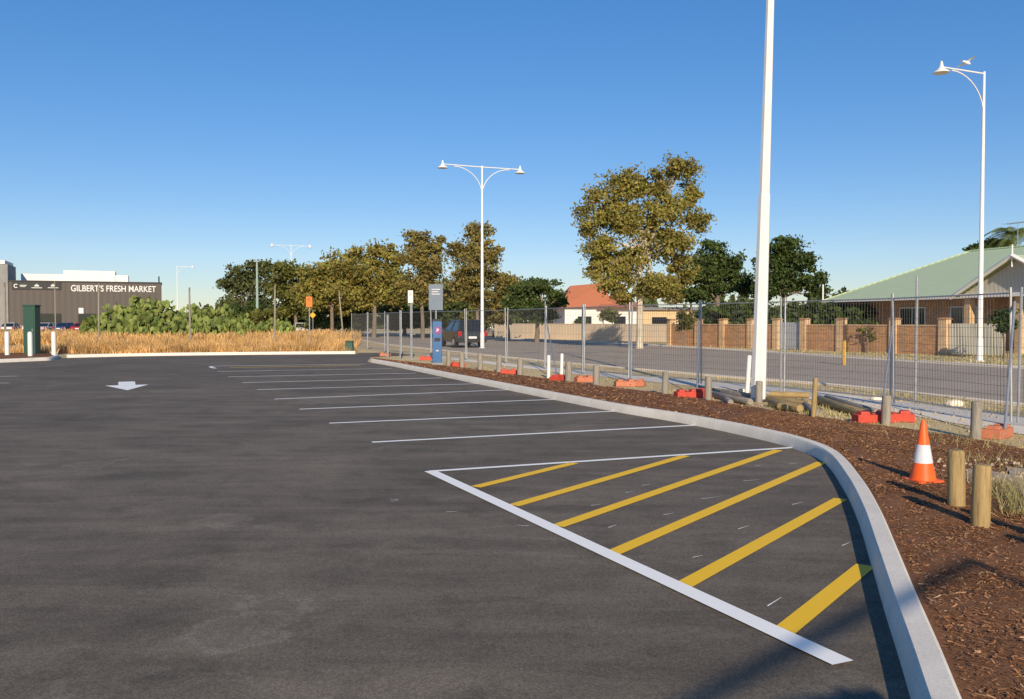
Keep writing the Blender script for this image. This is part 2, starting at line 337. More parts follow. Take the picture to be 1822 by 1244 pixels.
for x,y,L,an in [(1150,864,.12,.6),(1190,916,.12,.6),(1090,938,.12,.9),(1120,877,.1,.6),(1378,1073,.2,.9),(1265,887,.22,.5),(1337,856,.2,.4),(1420,897,.18,.7),(1242,992,.1,.6),(1323,940,.16,.8),(1412,826,.14,.5),(1505,970,.12,.8),(930,937,.1,2.8),(805,912,.1,.2),(700,890,.1,2.8),(703,893,.08,.3),(1350,830,.1,.5),(1060,900,.1,.5)]:
    q=G(x,y); d=Vector((math.cos(an),math.sin(an),0)); n=Vector((-d.y,d.x,0))*.005; m.face([Vector((r.x,r.y,.0085)) for r in (q-d*L/2-n,q+d*L/2-n*.3,q+d*L/2+n*.3,q-d*L/2+n)])
struct(m.ob('setting_out_marks','white_line'))
# ---------- foliage ----------
def rquads(c,size):
    n=len(c); u=rng.normal(size=(n,3)); u/=np.linalg.norm(u,axis=1)[:,None]; w=rng.normal(size=(n,3)); w-=u*(u*w).sum(1)[:,None]; w/=np.linalg.norm(w,axis=1)[:,None]
    s=(rng.uniform(.5,1.3,n)*size/2)[:,None]; return quads(c,u*s,w*s*.7)
def tree(label,bx,Y,blobs,n,leaf,lm,tm,tr,name='tree',grp=None,forkpy=None,cl=30,cr_=.27,cat='tree',trunkless=False,loose=1.0):
    base=A(bx,572,Y); base.z=0; k=Y/F
    t=thing(name,label,cat,base,group=grp); cs=[];subs=[]
    vol=[(b[2]*b[3])**1.0 for b in blobs]; tv=sum(vol); bc=[]
    for b,vv in zip(blobs,vol):
        dY=random.uniform(-.45,.45)*b[2]*k*loose
        c=np.array(A(b[0],b[1],Y)-base); c[1]+=dY; bc.append(c)
        nc=max(6,int(cl*len(blobs)*vv/tv)); d=rng.normal(size=(nc,3)); d/=np.linalg.norm(d,axis=1)[:,None]; rr=rng.uniform(.12,1.12,nc)**.6
        R_=np.array([b[2]*k,b[2]*k*.9,b[3]*k]); sc=c+d*rr[:,None]*R_*.88; subs.append(sc)
        nl=int(n*vv/tv); pr=rng.uniform(.3,1.6,nc); pick=rng.choice(nc,nl,p=pr/pr.sum()); sz=rng.uniform(.45,1.5,nc)
        pts=rng.normal(size=(nl,3)); pts*=.68
        cs.append(sc[pick]+pts*(sz[pick]*cr_)[:,None]*R_*np.array([1.1,1.1,.85]))
    C=np.concatenate(cs); C[:,2]=np.maximum(C[:,2],.05)
    qobj('crown',rquads(C,leaf),lm,t)
    if not trunkless:
        m=MB(); fk=A(bx,forkpy,Y).z if forkpy else max(1.2,min(c[2] for c in bc)*.8)
        topc=max(bc,key=lambda c:c[2]); top=Vector((topc[0]*.6,topc[1]*.6,topc[2]))
        p1=Vector((random.uniform(-.15,.15),0,fk)); m.tube([(0,0,-.1),(0,0,.15),p1*.5+Vector((.05,0,0)),p1,p1.lerp(top,.5)+Vector((.1,0,0)),top],[tr*1.4,tr*1.1,tr*.9,tr*.8,tr*.5,tr*.15],8)
        for c,sc in zip(bc,subs):
            c=Vector(c); s=p1.lerp(top,random.uniform(0,.35)); mid=s.lerp(c,.5)+Vector((0,0,-.1*(c-s).length)); m.tube([s,mid,c],[tr*.42,tr*.28,tr*.12],6)
            for q in sc[:5]: m.tube([mid.lerp(c,.6),Vector(q)],[tr*.13,tr*.04],4)
        m.ob('trunk',tm,t,smooth=True)
    return t
tree('tall plane tree with olive and golden autumn leaves and pale trunk',1138,53,[(1075,362,36,36),(1047,392,26,27),(1110,330,36,30),(1155,330,36,28),(1205,305,34,27),(1228,345,24,29),(1180,372,44,34),(1238,392,26,26),(1122,398,44,34),(1068,440,38,29),(1128,462,46,30),(1198,440,42,34),(1100,500,42,26),(1164,508,42,26),(1055,480,20,18),(1218,480,27,24),(1195,522,28,16),(1108,528,26,13),(1090,388,32,28),(1165,415,28,24),(1080,470,26,22)],46000,.14,'plane','bark',.2,'plane_tree',forkpy=470,cl=25,cr_=.27)
RG='plane trees lining the street'
tree('tall thin plane tree with brown olive leaves',850,72,[(850,416,29,24),(822,445,28,22),(872,450,24,24),(845,480,40,30),(820,503,30,24),(872,497,22,22),(845,528,40,24),(850,450,24,20)],13500,.19,'browny','darkbark',.16,'plane_tree',RG,cl=24)
tree('plane tree with sparse olive brown crown',752,80,[(742,426,31,16),(772,438,24,20),(735,458,24,20),(765,478,28,24),(742,510,38,28),(775,520,28,26),(750,450,22,18)],12000,.21,'browny','darkbark',.18,'plane_tree',RG,cl=24)
tree('broad plane tree with golden olive leaves',665,88,[(648,453,38,22),(692,458,30,26),(628,480,38,26),(675,500,45,32),(705,515,28,28),(640,520,42,30)],16000,.25,'plane','darkbark',.22,'plane_tree',RG,cl=26)
tree('rounded olive plane tree beside other street trees',590,100,[(604,474,36,22),(570,488,32,22),(615,510,34,28),(560,520,36,28),(595,540,40,24)],13000,.28,'plane','darkbark',.22,'plane_tree',RG,cl=26)
tree('olive green street tree with dense crown',525,112,[(518,486,31,20),(547,492,29,22),(505,515,30,26),(540,530,32,26),(515,550,32,18)],11000,.3,'olive','darkbark',.25,'plane_tree',RG,cl=26)
tree('tall gum tree with ragged green crown',440,135,[(425,485,26,16),(455,475,25,13),(480,482,22,16),(410,505,22,14),(445,510,36,22),(485,510,22,22),(430,540,38,22),(470,545,30,20),(397,502,10,8)],12000,.36,'gum','darkbark',.3,'gum_tree',cl=24)
tree('brown and green bushy tree near the road',905,75,[(900,502,24,18),(915,522,26,22),(890,535,20,22),(885,560,26,16)],8500,.2,'browny','darkbark',.14,cl=24)
tree('olive tree filling the row behind the sign',720,104,[(705,500,42,28),(735,530,46,26),(790,525,44,28),(690,545,36,22),(780,555,44,20),(820,540,34,24)],15000,.28,'olive','darkbark',.2,'plane_tree',RG,cl=28)
tree('dense dark green tree beside the white house',955,68,[(935,515,30,22),(970,513,28,18),(990,532,18,20),(950,550,40,24),(915,545,22,28),(972,558,24,16)],13500,.19,'green','darkbark',.18,cl=24)
tree('dark green tree behind the brick fence',1275,72,[(1270,450,36,22),(1302,470,27,27),(1245,482,30,28),(1285,500,45,28),(1322,508,20,30),(1250,525,40,20)],14500,.2,'green','darkbark',.22,cl=26)
tree('dark green tree rising behind the light pole',1395,66,[(1395,440,33,19),(1372,465,29,25),(1415,468,31,25),(1400,500,45,28),(1447,498,23,20),(1360,510,26,28),(1455,520,22,14)],14500,.19,'green','darkbark',.22,cl=26)
tree('orange brown small tree near the dark tree',1230,95,[(1180,505,26,14),(1215,500,24,12),(1205,525,34,14)],4500,.28,'browny','darkbark',.12,cl=16)
SG='shrubs along the street'
for lab,bx,Y,bl,n,lf,mt in [('clipped round shrub beside the brick wall',1217,55,[(1217,568,18,14),(1215,582,14,8)],2600,.12,'olive'),
  ('small dark green topiary tree',1787,38,[(1785,562,20,16),(1785,578,20,14)],3500,.1,'green'),
  ('thin sapling in front of the brick wall',1545,46,[(1542,590,14,9),(1550,600,8,6)],260,.1,'olive'),
  ('small bushy tree by the cream fence',1033,80,[(1033,575,14,10)],1500,.15,'green'),
  ('small shrub tree behind the fence',1075,78,[(1083,560,16,14)],1200,.18,'olive')]:
    tree(lab,bx,Y,bl,n,lf,mt,'darkbark',.05,'shrub',SG,cl=16)
for i,(bx,Y,w,h,mt) in enumerate([(1480,60,40,18,'green'),(1330,64,50,20,'green'),(1430,62,45,22,'green'),(1275,66,40,16,'green'),(640,105,40,22,'green'),(575,110,40,22,'olive'),(505,115,40,20,'green'),(470,100,26,12,'olive'),(720,98,50,22,'green'),(800,95,50,24,'green'),(860,92,40,22,'olive'),(1530,58,40,14,'green'),(440,125,40,20,'green'),(390,140,26,12,'olive')]):
    tree('dense low bushes behind the street',bx,Y,[(bx-w*.4,566-h*.3,w*.6,h),(bx+w*.4,566-h*.5,w*.6,h),(bx,575,w,h*.6)],4200,.26,mt,'darkbark',.08,'shrub',SG,cl=22,trunkless=True,cat='shrub')
n=15000; px=rng.uniform(285,1600,n); Yd=rng.uniform(190,260,n); hh=rng.uniform(0,1,n)*(5+2.5*np.sin(px*.035)+1.5*np.sin(px*.11)+1*np.sin(px*.31))*np.clip((px-200)/250,.4,1)
C=np.stack([(px-911)/F*Yd,Yd,hh+.3],1); struct(qobj('distant_trees',rquads(C,1.3),'gum'),'stuff')
def pad(m,c,r,d,nrm):
    nrm=nrm.normalized(); d=(d-nrm*d.dot(nrm)).normalized(); s=d.cross(nrm); vs=[]
    for k in range(8):
        a=k*math.pi/4; vs.append(c+d*math.cos(a)*r*1.25+s*math.sin(a)*r)
    vs2=[c+nrm*r*.22,c-nrm*r*.22]; m.add(vs+vs2,[(k,(k+1)%8,8) for k in range(8)]+[((k+1)%8,k,9) for k in range(8)])
for cx,Y,w,top in [(208,84,32,541),(248,80,34,527),(290,82,38,534),(345,86,34,542),(395,88,36,544),(172,78,26,562),(428,92,24,559),(485,90,42,569),(265,72,38,560),(340,74,42,561),(400,76,34,566),(220,74,26,566)]:
    base=A(cx,572,Y); base.z=0; k=Y/F; H=A(cx,top,Y).z; m=MB(); ph=random.random()*6
    for i in range(340):
        a=random.uniform(0,6.28); r=random.random()**.6; hmax=H*(1-.5*r**2)*(1+.28*math.sin(3*a+ph)*r)*random.uniform(.85,1.06)
        z=hmax*random.uniform(.15,1)**.6; c=Vector((math.cos(a)*r*w*k,math.sin(a)*r*w*k*.8,z))
        pad(m,c,random.uniform(.14,.25),Vector((random.uniform(-.6,.6),random.uniform(-.6,.6),1)),Vector((random.gauss(0,1.1),random.gauss(0,1.3),random.gauss(0,.5))))
    t=tag(m.ob('prickly_pear_cactus','cactus'),'large green prickly pear cactus clump in dry grass','cactus','prickly pear clumps'); t.location=base
def blades(n,xf,y0,y1,h0,h1,w,keep=None,pw=1.5):
    Yb=y0+(y1-y0)*rng.uniform(0,1,n)**pw; pxl=rng.uniform(xf[0],xf[1],n); c=np.stack([(pxl-911)/F*Yb,Yb,np.zeros(n)],1)
    if keep: c=c[keep(c[:,0],c[:,1])]; n=len(c)
    cl=.62+.25*np.sin(c[:,0]*1.1+np.sin(c[:,1]*.9)*2)+.13*np.sin(c[:,0]*3.7+c[:,1])
    h=rng.uniform(h0,h1,n)*cl; a=rng.uniform(0,np.pi,n); lean=rng.normal(0,.3,(n,2))*h[:,None]
    u=np.stack([np.cos(a),np.sin(a),np.zeros(n)],1)*w/2*rng.uniform(.5,1.4,n)[:,None]; tip=c+np.concatenate([lean,h[:,None]],1)
    v=np.empty((n,4,3)); v[:,0]=c-u; v[:,1]=c+u; v[:,2]=tip+u*.35; v[:,3]=tip-u*.35; return v.reshape(-1,3)
def xat(P):
    a=np.array(sorted([(p.y,p.x) for p in P])); return lambda y: np.interp(y,a[:,0],a[:,1])
xo,xfn,xff,xrn,xrf=xat([p for p in Ocurve if p.y>3]),xat(FN),xat(FF),xat(RN),xat(RF)
kp1=lambda x,y:(x>xo(y)+.1)&((x<xfn(y)-.05)|(x>xff(y)+.05))&((x<xrn(y)-.1))
kp2=lambda x,y:(x>xrf(y)+.4)
struct(qobj('dry_grass',np.concatenate([blades(52000,(96,632),44.6,66,.25,.8,.04,pw=1.1),blades(26000,(-10,640),60,110,.5,1.0,.09),blades(2500,(-60,100),42.5,46,.2,.6,.04)]),'straw'),'stuff')
struct(qobj('verge_grass',np.concatenate([blades(14000,(760,1950),15,40,.03,.1,.02,kp1),blades(7000,(1380,1900),9.5,18.5,.02,.09,.012,kp1),blades(14000,(1000,1900),30,75,.04,.14,.05,kp2)]),'weed'),'stuff')
def tuft(c,n,r,h):
    cc=np.array(c)[None]+rng.normal(0,r,(n,3))*np.array([1,1,0]); a=rng.uniform(0,np.pi,n); u=np.stack([np.cos(a),np.sin(a),np.zeros(n)],1)*.004
    tip=cc+np.concatenate([rng.normal(0,.35,(n,2))*h,rng.uniform(.3,1,(n,1))*h],1); v=np.empty((n,4,3)); v[:,0]=cc-u; v[:,1]=cc+u; v[:,2]=tip+u*.3; v[:,3]=tip-u*.3; return v.reshape(-1,3)
struct(qobj('weeds',np.concatenate([tuft((4.25,7.6,.06),260,.14,.22),tuft((4.05,7.0,.06),260,.13,.25),tuft((4.5,8.1,.06),160,.2,.18),tuft((5.2,9.5,.05),120,.3,.15),tuft((5.9,11.5,.04),160,.4,.12)]),'weed'),'stuff')
m=MB(); pts=[]
for k in range(40):
    a=k/40*6.283; r=1+.22*math.sin(3*a)+.13*math.sin(7*a+1)+.07*math.sin(13*a); pts.append(Vector((4.85+.55*r*math.cos(a),8.0+1.3*r*math.sin(a),.092)))
m.face(pts); struct(m.ob('sandy_patch','sand'))
m=MB()
for _ in range(420):
    x,y=random.choice([(random.uniform(4.2,5.4),random.uniform(6.8,9.8)),(random.uniform(5,9),random.uniform(12.5,17)),(random.uniform(3,8),random.uniform(15,19))]); s=random.uniform(.012,.045)
    if x<xo(y)-2.5: continue
    m.box((x,y,.02+(.08 if y<10 else 0)),(s,s*.8,s*.6),random.random()*3,top=.6)
struct(m.ob('stones','sand'),'stuff')
# ---------- street lamps ----------
def lamp(label,loc,rz,H=10.7,arms=(1,-1),L=2.45,grp='tall white street lamps'):
    t=thing('street_lamp',label,'street lamp',loc,rz,grp)
    MB().tube([(0,0,0),(0,0,.9),(0,0,.95),(0,0,H)],[.13,.12,.105,.05],12).rev([(.2,0),(.2,.03),(.14,.05)],12).ob('pole','whitepaint',t,smooth=True)
    for s in arms:
        m=MB(); m.tube([(0,0,H-.08),(s*L,0,H-.06)],[.035,.03],8)
        pts=[]
        for i in range(11):
            a=i/10*math.pi/2; pts.append((s*(1.75-1.75*math.cos(a)),0,H-1.75+1.62*math.sin(a)))
        m.tube(pts,.025,6); m.tube([(s*L,0,H-.06),(s*L,0,H+.12)],.03,8); m.ob('arm','whitepaint',t,smooth=True)
        MB().rev([(.03,.16),(.05,.1),(.08,-.05),(.16,-.16),(.29,-.24),(.31,-.29),(.29,-.3),(.1,-.26)],20,(s*L,0,H)).ob('lamp_shade','whitepaint',t,smooth=True)
    return t
RZ=math.atan2(.42,1)
lp=A(858,572,53.5); lamp('tall white double-arm street lamp beside the road',(lp.x,lp.y,0),RZ,10.8)
lp=A(1744,572,36); lamp('tall white single-arm street lamp by the road',(lp.x,lp.y,0),RZ,11.5,(-1,),2.3)
lp=A(519,572,118); lamp('distant white double-arm street lamp among trees',(lp.x,lp.y,0),RZ,11.6)
lp=A(316,572,150); lamp('distant white single-arm street lamp',(lp.x,lp.y,0),.2,10.8,(1,))
lp=A(458,572,120); t=thing('street_lamp','pale green light pole with small lamp head','street lamp',(lp.x,lp.y,0))
MB().tube([(0,0,0),(0,0,9.5)],[.22,.12],8).ob('pole',pm('pale_green_paint',(.35,.45,.4)),t,smooth=True); MB().box((0,0,9.6),(.8,.4,.16)).ob('lamp_head','galv',t,bevel=.03)
lp=A(418,572,150); t=thing('street_lamp','distant thin white light pole','street lamp',(lp.x,lp.y,0))
MB().tube([(0,0,0),(0,0,7)],[.12,.07],8).ob('pole','whitepaint',t,smooth=True); MB().box((.3,0,7),(.9,.3,.12)).ob('lamp_head','galv',t,bevel=.03)
b=G(1349,713); t=thing('light_pole','very tall tapered white steel light pole beside stacked logs','light pole',b,0,tilt=(0,math.radians(1.25)))
MB().tube([(0,0,0),(0,0,4.15)],[.155,.118],8).ob('lower_shaft','whitepaint',t)
MB().tube([(0,0,4.15),(0,0,12)],[.108,.05],8).ob('upper_shaft','whitepaint',t)
MB().rev([(.24,0),(.24,.03),(.17,.05)],12).ob('base_plate','galv',t)
MB().tube([(-1.2,0,12),(1.2,0,12)],.03,8).ob('arm','whitepaint',t)
for s in (-1,1): MB().box((s*1.5,0,12),(.7,.35,.12)).ob('lamp_head','whitepaint',t,bevel=.03)
t=thing('light_pole','unseen slim pole with long slanting arm shaped to cast a shadow','light pole',(3.8,-3.8,0))
MB().tube([(0,0,0),(0,0,4.2)],[.04,.03],10).ob('pole','whitepaint',t,smooth=True); MB().tube([(0,0,4.2),(-2.9,-2.9,4.2)],[.035,.03],8).ob('arm','whitepaint',t,smooth=True)  # out of view behind the camera; pole and arm shaped for their ground shadow
t=thing('parking_sign','unseen plain board on a steel post, added to cast a shadow','sign',(2.0,-1.85,0))
MB().tube([(0,0,0),(0,0,2.5)],.025,8).ob('post','galv',t); MB().box((-.1,.03,2.15),(.5,.02,.62),.3).ob('panel','whitepaint',t)  # board behind the camera, added for its blocky shadow on the asphalt
# ---------- bollards ----------
def boll(px,yb,yt,mat='greywood',r=.075,lab='weathered grey timber bollard in mulch',h=.0,name='timber_bollard',grp='timber bollards beside the kerb',lean=0):
    p=G(px,yb,h); H=(yb-yt)/F*p.y; o=MB().rev([(r,-.1),(r*1.02,.1),(r*.98,H-.03),(r*.9,H-.005),(r*.75,H)],16).ob(name,mat,smooth=True)
    o.location=(p.x,p.y,h); o.rotation_euler=(random.uniform(-.03,.03),lean or random.uniform(-.03,.03),random.uniform(0,6)); return tag(o,lab,'bollard' if 'bollard' in name else 'post',grp)
boll(1702,903,800,'pine',.066,'round treated pine bollard standing in mulch',.09); boll(1744,938,825,'pine',.065,'round treated pine bollard standing in mulch',.09)
for x,y in ((3.68,6.05),(3.6,5.2)):
    o=boll(1702,903,800,'pine',.06,'round treated pine bollard standing in mulch',.09); o.location=(x,y,.09)
for x,yb,yt in [(1736,781,714),(1576,755,703),(1350,716,678),(1260,713,670),(1183,703,661),(1061,687,650),(1011,680,643),(925,669,638),(888,662,631),(854,658,628),(822,654,626),(798,650,624)]: boll(x,yb,yt,r=.07 if x>1150 else .085)
for x,yb,yt,le in [(1329,700,632,-.06),(976,673,632,0),(999,668,629,0.02)]: boll(x,yb,yt,'whitepaint',.05,'slim white painted marker post',0,'marker_post','white marker posts',le)
boll(1447,745,672,'pine',.04,'thin pale timber stake with white top',0,'timber_stake','timber stakes',-.04)
for x,yb,yt in [(13,632,591),(54,634,590),(96,632,591)]:
    p=G(x,yb,.1); o=MB().rev([(.1,-.1),(.1,.95),(.085,1.03),(.04,1.06)],16).ob('white_bollard','whitepaint',smooth=True); o.location=p; tag(o,'short round white bollard on a kerbed island','bollard','white bollards on the kerbed island')
b=G(45,631,.1); t=thing('electrical_cabinet','tall dark green electrical cabinet on a kerbed island','cabinet',(b.x,b.y+.6,.1))
MB().box((0,0,1.1),(.54,.5,2.2)).ob('housing','cabgreen',t,bevel=.02); MB().box((0,0,2.23),(.6,.56,.06)).ob('lid','cabgreen',t,bevel=.01); MB().box((0,-.257,1.15),(.44,.01,1.8)).ob('door','cabgreen',t); MB().box((.16,-.27,1.1),(.03,.03,.14)).ob('handle','galv',t)
b=G(622,629); t=thing('green_bin','small dark green lidded bin at the kerb end','bin',b); MB().box((0,0,.28),(.42,.42,.55),top=.85).ob('body','cabgreen',t,bevel=.03); MB().box((0,0,.6),(.44,.44,.07),top=.8).ob('lid','cabgreen',t,bevel=.02)
b=G(1642,858,.085); t=thing('traffic_cone','orange traffic cone with white reflective band on mulch','traffic cone',b,.2,tilt=(.02,-.02))
MB().box((0,0,.015),(.27,.27,.035)).ob('base','cone',t,bevel=.01)
def rad(z): return .118-.1*(z/.6)
MB().rev([(.118,.03),(rad(.19),.19)],28).ob('cone_body','cone',t,smooth=True)
MB().rev([(rad(.36),.36),(rad(.57),.57),(.015,.59),(.012,.575)],28).ob('cone_tip','cone',t,smooth=True)
MB().rev([(rad(.19)+.001,.19),(rad(.36)+.001,.36)],28).ob('reflective_band','band',t,smooth=True)
# ---------- temporary fence ----------
J=[(9.3,10.9),(7.65,13.7),(7.15,16.9),(5.95,19.8),(4.65,22.3),(3.15,24.2),(2.15,27.2),(1.1,30.2),(-.22,34.2),(-1.9,37.2),(-3.6,40),(-5.3,42.8),(-6.6,46.5),(-8.2,51),(-10,56)]
for i in range(len(J)-1):
    a=Vector((*J[i],0)); c=Vector((*J[i+1],0)); L=(c-a).length-.08; rz=math.atan2(c.y-a.y,c.x-a.x)
    t=thing('temporary_fence_panel','galvanised wire mesh temporary fence panel','fence panel',a,rz,'temporary fence panels along the footpath',tilt=(random.uniform(-.025,.025),0))
    r=.021; m=MB()
    for x in (.03,L): m.tube([(x,0,.06),(x,0,2.12)],r,8)
    for z in (.16,2.03): m.tube([(.03,0,z),(L,0,z)],.014,6)
    m.ob('frame','galv',t,smooth=True)
    w=MB(); th=.0045 if i<6 else .005; nv=int(L/(.075 if i<6 else .12))
    for k in range(1,nv): w.box((.03+(L-.03)*k/nv,.006,1.1),(th,th,1.86))
    for z in np.arange(.3,2.0,.15 if i<6 else .3): w.box((L/2,-.002,z),(L,th,th))
    w.ob('wire_mesh','wire',t)
def block(px,py,mat,L=.55,rz=0,z=0):
    p=G(px,py); o=MB().box((0,0,.07),(L,.24,.13)).box((-L*.27,0,.158),(L*.28,.19,.05),top=.8).box((L*.27,0,.158),(L*.28,.19,.05),top=.8).box((0,0,.143),(L*.1,.1,.02)).ob('plastic_block',mat,bevel=.025)
    o.location=(p.x,p.y,z); o.rotation_euler=(0,0,rz); return tag(o,('red' if mat=='redblock' else 'faded orange')+' plastic fence weight block lying on the ground','fence weight','plastic fence weight blocks')
for x,y,mt,rz,z in [(1553,752,'redblock',.1,0),(1590,750,'redblock',-.3,0),(1775,779,'orangeblock',.8,0),(1222,708,'redblock',.2,0),(1246,707,'redblock',1.2,0),(1112,688,'orangeblock',.1,0),(1130,687,'orangeblock',-.4,0),(1040,680,'orangeblock',.3,0),(993,679,'redblock',.9,0),(905,667,'redblock',0,0),(815,653,'redblock',.4,0),(757,641,'redblock',.1,0),(686,634,'orangeblock',0,0)]: block(x,y,mt,.6 if x>1500 else .5,rz,z)
def brace(p,q,lab='galvanised brace pole leaning against the fence'):
    tag(MB().tube([p,q],.019,8).ob('fence_brace','galv',smooth=True),lab,'fence brace','fence braces')
for x,y,j,hh in [(1567,745,2,1.55),(1787,775,1,1.9),(1240,700,4,1.9),(1122,685,5,1.9),(992,675,7,1.9)]:
    p=G(x,y,.05); brace(p,Vector((J[j][0],J[j][1],hh)))
for px,yb,yt,r in [(1629,712,492,.03),(733,640,518,.035),(712,640,552,.03),(690,636,560,.05),(1036,665,540,.02),(970,655,536,.02)]:
    p=G(px,yb); tag(MB().tube([(p.x,p.y,0),(p.x,p.y,(yb-yt)/F*p.y)],r,8).ob('steel_post','galv',smooth=True),'plain upright grey steel post in the verge','post','steel posts')
def log(a,b,r,mat='pine'):
    a,b=Vector(a),Vector(b); o=MB().tube([(0,0,0),(0,0,.02),(0,0,(b-a).length-.02),(0,0,(b-a).length)],[r*.85,r,r*.97,r*.82],14).ob('timber_log',mat,smooth=True)
    o.location=a; o.rotation_euler=(b-a).to_track_quat('Z','Y').to_euler(); tag(o,'cut round timber log lying on the verge','log','cut timber logs')
def LG(p1,p2,r,mat='pine',z=0): r*=.78; a=G(*p1,0); b=G(*p2,0); a.z=b.z=r+z; log(a,b,r,mat)
LG((1270,708),(1335,722),.09,'greywood'); LG((1285,703),(1345,712),.08,'greywood'); LG((1290,716),(1300,722),.08,'greywood')
LG((1366,716),(1440,727),.09); LG((1372,724),(1424,735),.1,'pine'); LG((1385,730),(1425,733),.09,'pine'); LG((1370,712),(1440,714),.08,'pine',.06)
LG((1455,718),(1545,748),.1); LG((1470,715),(1560,742),.09,'greywood'); LG((1428,722),(1452,742),.08,'greywood')
for x,y,s in [(1699,722,.12),(1560,712,.08),(1320,697,.07)]:
    p=G(x,y); bm=MB().rev([(s*.9,-.02),(s,s*.4),(s*.7,s*.8),(s*.2,s)],8); o=bm.ob('rock','path'); o.location=p; o.scale=(1.5,1,1); tag(o,'small pale rock on the grass verge','rock','rocks on the verge')
for x,yb,yt,le in [(10,628,503,0),(176,618,505,.01),(339,620,512,-.01),(489,620,508,.01),(612,612,518,-.09),(99,600,500,0)]:
    p=G(x,yb); H=(yb-yt)/F*p.y; o=MB().tube([(0,0,0),(0,0,H*.93),(.05,-.1,H)],[.06,.05,.045],6).ob('old_fence_post','greywood'); o.location=p; o.rotation_euler=(0,le,0); tag(o,'weathered thin fence post standing in dry grass','post','old fence posts in the dry grass')
def sign(name,label,px,yb,yt,panels,pr=.03):
    p=G(px,yb); t=thing(name,label,'sign',p); MB().tube([(0,0,0),(0,0,(yb-yt)/F*p.y)],pr,8).ob('post','galv',t,smooth=True)
    for (cx,cy,w,h,mt,rot) in panels:
        k=p.y/F; c=Vector(((cx-px)*k,-.05,(yb-cy)*k)); MB().box(c,(w*k,.02,h*k),R=Matrix.Rotation(rot,3,'Y')).ob('panel',mt,t)
        if h*k>.3 and not rot:
            m=MB()
            for q in range(3): m.box(c+Vector((-.05*w*k*(q%2),-.014,h*k*(.3-.09*q))),(w*k*(.6-.12*(q%2)),.006,h*k*.025))
            m.ob('markings','black' if mt in('signorange','whitepaint') else 'whitepaint',t)
    return t
sign('parking_sign','grey blue information sign panel on a steel post',776,648,505,[(776,529,25,46,'signgrey',0)],.035)
sign('warning_sign','orange rectangular sign on a thin post',551,628,526,[(551,537,11,18,'signorange',0)])
sign('warning_sign','yellow diamond warning sign on a post',557,604,552,[(557,561,8,8,'signyellow',math.pi/4)])
sign('parking_sign','small white sign on a thin steel post',731,640,518,[(731,528,9,22,'whitepaint',0)])
b=G(778,651); t=thing('ticket_machine','slim blue parking ticket machine with magenta panel','ticket machine',b,.1)
MB().box((0,0,.06),(.42,.42,.12)).ob('plinth','concgrey',t,bevel=.01); MB().box((0,0,.86),(.34,.32,1.5)).ob('cabinet','blue',t,bevel=.02); MB().box((0,0,1.65),(.38,.36,.08),top=.8).ob('cap','black',t,bevel=.01)
MB().box((0.02,-.168,1.28),(.2,.016,.24)).ob('panel','magenta',t); MB().box((0,-.168,.95),(.22,.016,.12)).ob('screen','black',t); MB().box((0,-.168,.55),(.1,.02,.05)).ob('ticket_slot','galv',t)
def text(s,size,parent,loc,mat,name='lettering',rz=0,off=.01,align='LEFT'):
    cu=bpy.data.curves.new('t','FONT'); cu.body=s; cu.size=size; cu.offset=off; cu.extrude=.02; cu.align_x=align
    o=bpy.data.objects.new('tmp',cu); COL.objects.link(o); bpy.context.view_layer.update()
    me=bpy.data.meshes.new_from_object(o.evaluated_get(bpy.context.evaluated_depsgraph_get())); bpy.data.objects.remove(o)
    me.materials.clear(); me.materials.append(M[mat]); n=bpy.data.objects.new(name,me); COL.objects.link(n); n.location=loc; n.rotation_euler=(math.pi/2,0,rz)
    if parent: n.parent=parent
    return n
text('P',.17,t,(-.03,-.185,1.22),'whitepaint',off=.004)
